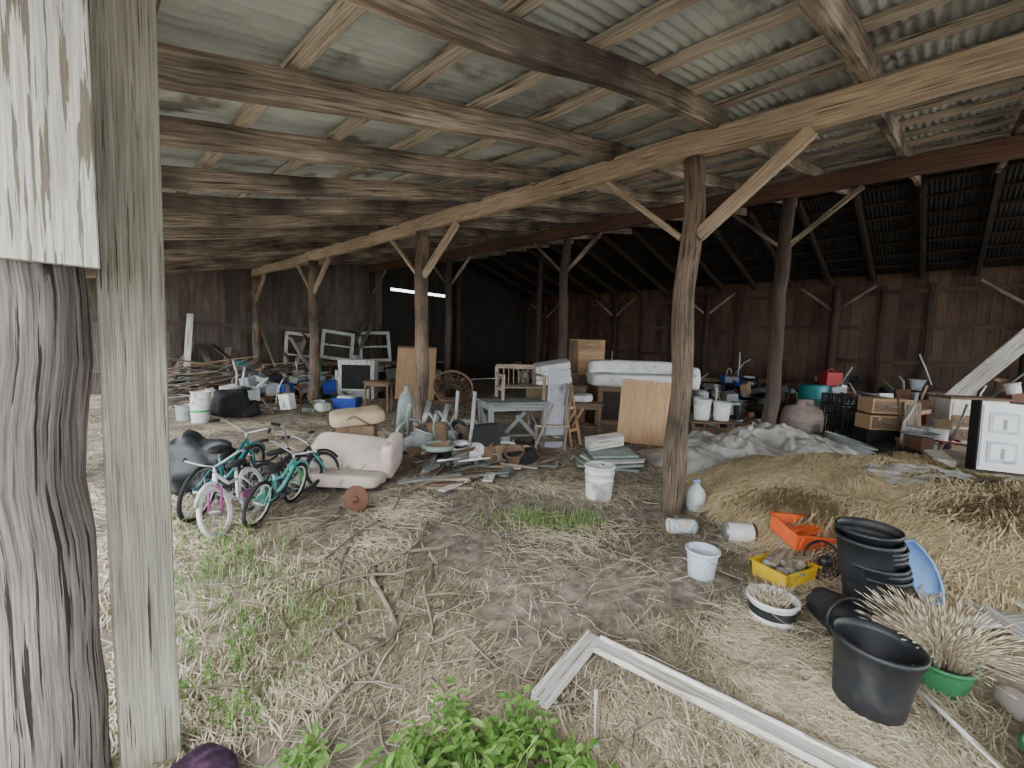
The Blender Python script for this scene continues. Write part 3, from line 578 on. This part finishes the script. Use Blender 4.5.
def tire(loc,rot,R=.3):
    b=B(); b.ring((0,0,.1),R-.09,.09,P_rub,'z',32,12); b.lathe([(.10,.06),(R-.14,.05),(R-.13,.14),(.1,.12),(.10,.06)],P_met,24); b.build('tire',loc,rot=rot)
tire(at(11.6,3.0),(0,0,0)); tire(at(11.6,3.0,.2),(0,0,0)); tire(at(13.0,-.9),(1.3,0,.3))
table('side_table',at(14.0,2.2),RZ,1.6,.6,.85,P_bw,P_bw,.3)
table('side_table',at(14.2,5.6),RZ,1.8,.7,.8,P_bw,P_bw,.3)
b=B(); b.box((0,0,.18),(.4,.3,.34),P_red); b.tube([(-.15,0,.36),(0,0,.45),(.15,0,.36)],.015,P_red); b.build('fuel_can',at(14.0,2.0,.86),rz=RZ)
# tarp
b=B(); nx,nyy=130,90; vs=[]
for i in range(nx+1):
    for j in range(nyy+1):
        u_=i/nx*2-1; v_=j/nyy*2-1; X=u_*1.6; Yv=v_*.85
        d=(abs(u_)**2.2+abs(v_)**2.2); h=max(0,1-d)**.6*.36*(1+.6*mn.noise((X*1.7,Yv*1.7,3)))
        rg=lambda a,b_,c_:(1-abs(mn.noise((a,b_,c_)))*2.2)
        h+=(.10*rg(X*3+Yv*1.2,Yv*3.2,8)+.05*rg(X*6-Yv*2,Yv*5,3)+.03*rg(X*13,Yv*11+X*4,1))*(.25+max(0,1-d))*.8
        X+=.12*mn.noise((Yv*3,X*2,5));Yv+=.16*mn.noise((X*3,4,Yv*2))
        vs.append((X,Yv,max(.005,h)))
fs=[[i*(nyy+1)+j,(i+1)*(nyy+1)+j,(i+1)*(nyy+1)+j+1,i*(nyy+1)+j+1] for i in range(nx) for j in range(nyy)]
b.add(vs,fs,P_tarp,True); b.build('plastic_tarp',(6.95,1.72,.03),rz=-.62)
b=B(); vs=[]
for i in range(61):
    for j in range(31):
        s_=(i/60-.5)*1.25; t_=(j/30-.5)*.5; s_+=.08*mn.noise((t_*8,i*.1,5)); t_+=.10*mn.noise((i*.15,4,t_*4))
        X=5.62+.74*s_+.5*t_; Yv=-.05-.62*s_+.7*t_; vs.append((X,Yv,gz(X,Yv)+.085+.05*(1-2*abs(mn.noise((X*5,Yv*5,2))))))
b.add(vs,[[i*31+j,(i+1)*31+j,(i+1)*31+j+1,i*31+j+1] for i in range(60) for j in range(30)],P_tarp,True); b.build('plastic_tarp')
# ---------- vegetation ----------
def leaf(b,p,d,L,wd,droop,mt):
    d=Vector(d).normalized(); sd=d.cross(Vector((0,0,1))).normalized(); p=Vector(p)
    q=[p]; 
    for t,ww in ((.3,.9),(.6,1),(.85,.5)):
        c=p+d*L*t+Vector((0,0,-droop*L*t*t)); q+= [c+sd*wd*ww/2+Vector((0,0,.12*wd)),c,c-sd*wd*ww/2+Vector((0,0,.12*wd))]
    q.append(p+d*L+Vector((0,0,-droop*L)))
    g0=Vector((U(0,300),U(0,300),U(0,300)))
    b.add(q,[[0,2,1],[0,3,2],[1,2,5,4],[2,3,6,5],[4,5,8,7],[5,6,9,8],[7,8,10],[8,9,10]],mt,True,[g0]*11)
def plant(b,x,y,H,nl,LL,mt=None):
    z0=gz(x,y); dx,dy=U(-.5,.5)*H,U(-.5,.5)*H
    pts=[(x+dx*t*t,y+dy*t*t,z0+H*t) for t in (0,.35,.7,1)]
    b.tube(pts,[.003,.0025,.002,.001],M_grass,4)
    for i in range(nl):
        t=.15+.85*i/nl; a=i*2.4+U(-.4,.4); q=(x+dx*t*t,y+dy*t*t,z0+H*t)
        leaf(b,q,(math.cos(a),math.sin(a),U(.1,.7)),LL*U(.6,1.2),LL*U(.30,.48),U(.1,.5),mt or M_leaf)
b=B()
for i in range(240):
    while True:
        d=U(1.2,2.0); r=U(-.78,.45); x=.719*d+.695*r; y=.695*d-.719*r
        top=1.86-.55*abs(r+.22)
        if d<top and rnd.random()<(.60+1.7*mn.noise((x*3,y*3,2))) and not (x>1.36 and 1.27>y>1.02): break
    plant(b,x,y,U(.04,.20),rnd.randint(5,9),U(.035,.075))
b.build('broadleaf_weeds')
b=B()
for i in range(120):
    d=U(1.6,3.5); r=d*U(-.80,-.60)
    x=.719*d+.695*r; y=.695*d-.719*r
    plant(b,x,y,U(.05,.20),rnd.randint(4,8),U(.025,.045))
b.build('broadleaf_weeds')
def grass(name,cx,cy,sx,sy,n,L,mt):
    S=[]
    for i in range(n):
        x=cx+rnd.gauss(0,sx);y=cy+rnd.gauss(0,sy);a=U(0,6.28);l=U(.4,1)*L;z=gz(x,y);k=U(.2,.8)
        S.append(((x,y,z),(x+math.cos(a)*l*k*.35,y+math.sin(a)*l*k*.35,z+l*.6),(x+math.cos(a)*l*k,y+math.sin(a)*l*k,z+l*(1-k*.5)),U(.003,.006)))
    return ribbons(name,S,mt)
grass('grass_tuft',3.05,2.55,.13,.15,420,.10,M_grass)
grass('grass_tuft',3.3,2.25,.18,.10,320,.09,M_grass)
grass('grass_tuft',2.7,2.75,.16,.16,160,.08,M_grass)
grass('grass_tuft',.95,2.55,.18,.22,520,.11,M_grass)
grass('grass_tuft',.62,2.15,.15,.2,260,.10,M_grass)
grass('grass_tuft',.45,2.3,.15,.25,300,.12,M_straw)
grass('grass_tuft',.95,1.95,.3,.3,300,.10,M_straw)
grass('grass_tuft',.7,3.3,.25,.4,260,.14,M_straw)
grass('grass_tuft',.85,3.3,.2,.3,300,.14,M_grass)
b=B()
def branch(a,c,r,k=.12,sub=2):
    a=Vector(a);c=Vector(c);n=9;pts=[]
    o=U(0,50)
    for i in range(n):
        t=i/(n-1); q=a.lerp(c,t); q.x+=k*mn.noise((t*2+o,0,0)); q.y+=k*mn.noise((0,t*2+o,0)); q.z=gz(q.x,q.y)+r+.012+.04*abs(mn.noise((t*3+o,5,0))); pts.append(q)
    b.tube(pts,[r*(1.1-.8*i/(n-1)) for i in range(n)],M_stick,7,rough=.2)
    for s in range(sub):
        q=pts[rnd.randint(2,6)]; e=q+Vector((U(-.35,.35),U(-.35,.35),U(.0,.12))); b.tube([q,(q+e)/2+Vector((0,0,.02)),e],[r*.5,r*.35,r*.15],M_stick,5)
branch((1.55,2.55,0),(.75,1.75,0),.018,.25,4); branch((1.7,2.5,0),(.9,2.75,0),.013); branch((1.9,3.4,0),(1.0,2.9,0),.013); branch((1.2,2.4,0),(.5,2.0,0),.012,.2,3)
branch((2.2,3.1,0),(1.4,2.3,0),.013); branch((1.0,2.2,0),(.95,1.5,0),.011,.15,3); branch((1.8,3.9,0),(1.1,3.4,0),.014); branch((2.6,1.9,0),(1.9,2.0,0),.006); branch((3.0,.9,0),(2.1,.6,0),.005); branch((2.0,4.2,0),(2.7,3.9,0),.012)
branch((1.75,2.5,0),(1.15,1.55,0),.014,.2,3); branch((2.1,2.6,0),(1.5,2.75,0),.016,.1,2); branch((1.5,3.1,0),(.9,2.2,0),.010); branch((1.3,2.1,0),(.6,1.6,0),.012,.2,3); branch((1.35,1.9,0),(1.3,1.5,0),.008)
for i in range(130):
    d=U(1.5,4.5); r=d*U(-.7,.5); x=.719*d+.695*r; y=.695*d-.719*r; a=U(0,6.28); l=U(.2,.5); branch((x,y,0),(x+l*math.cos(a),y+l*math.sin(a),0),U(.003,.009),.08,1)
b.build('fallen_branches')
b=B()
for i in range(500):
    d=U(1.4,6); r=d*U(-.7,.95); x=.719*d+.695*r; y=.695*d-.719*r; b.pillow((x,y,gz(x,y)+.005),(U(.010,.045),U(.010,.035),U(.01,.025)),P_rock,Rm(0,0,U(0,6)),.8,5,.4)
b.build('gravel_stones')
b=B(); b.pillow((0,0,.06),(.24,.20,.11),P_purp,None,.55,14,.1); b.build('patterned_cushion',at(.26,1.70),rz=.4)
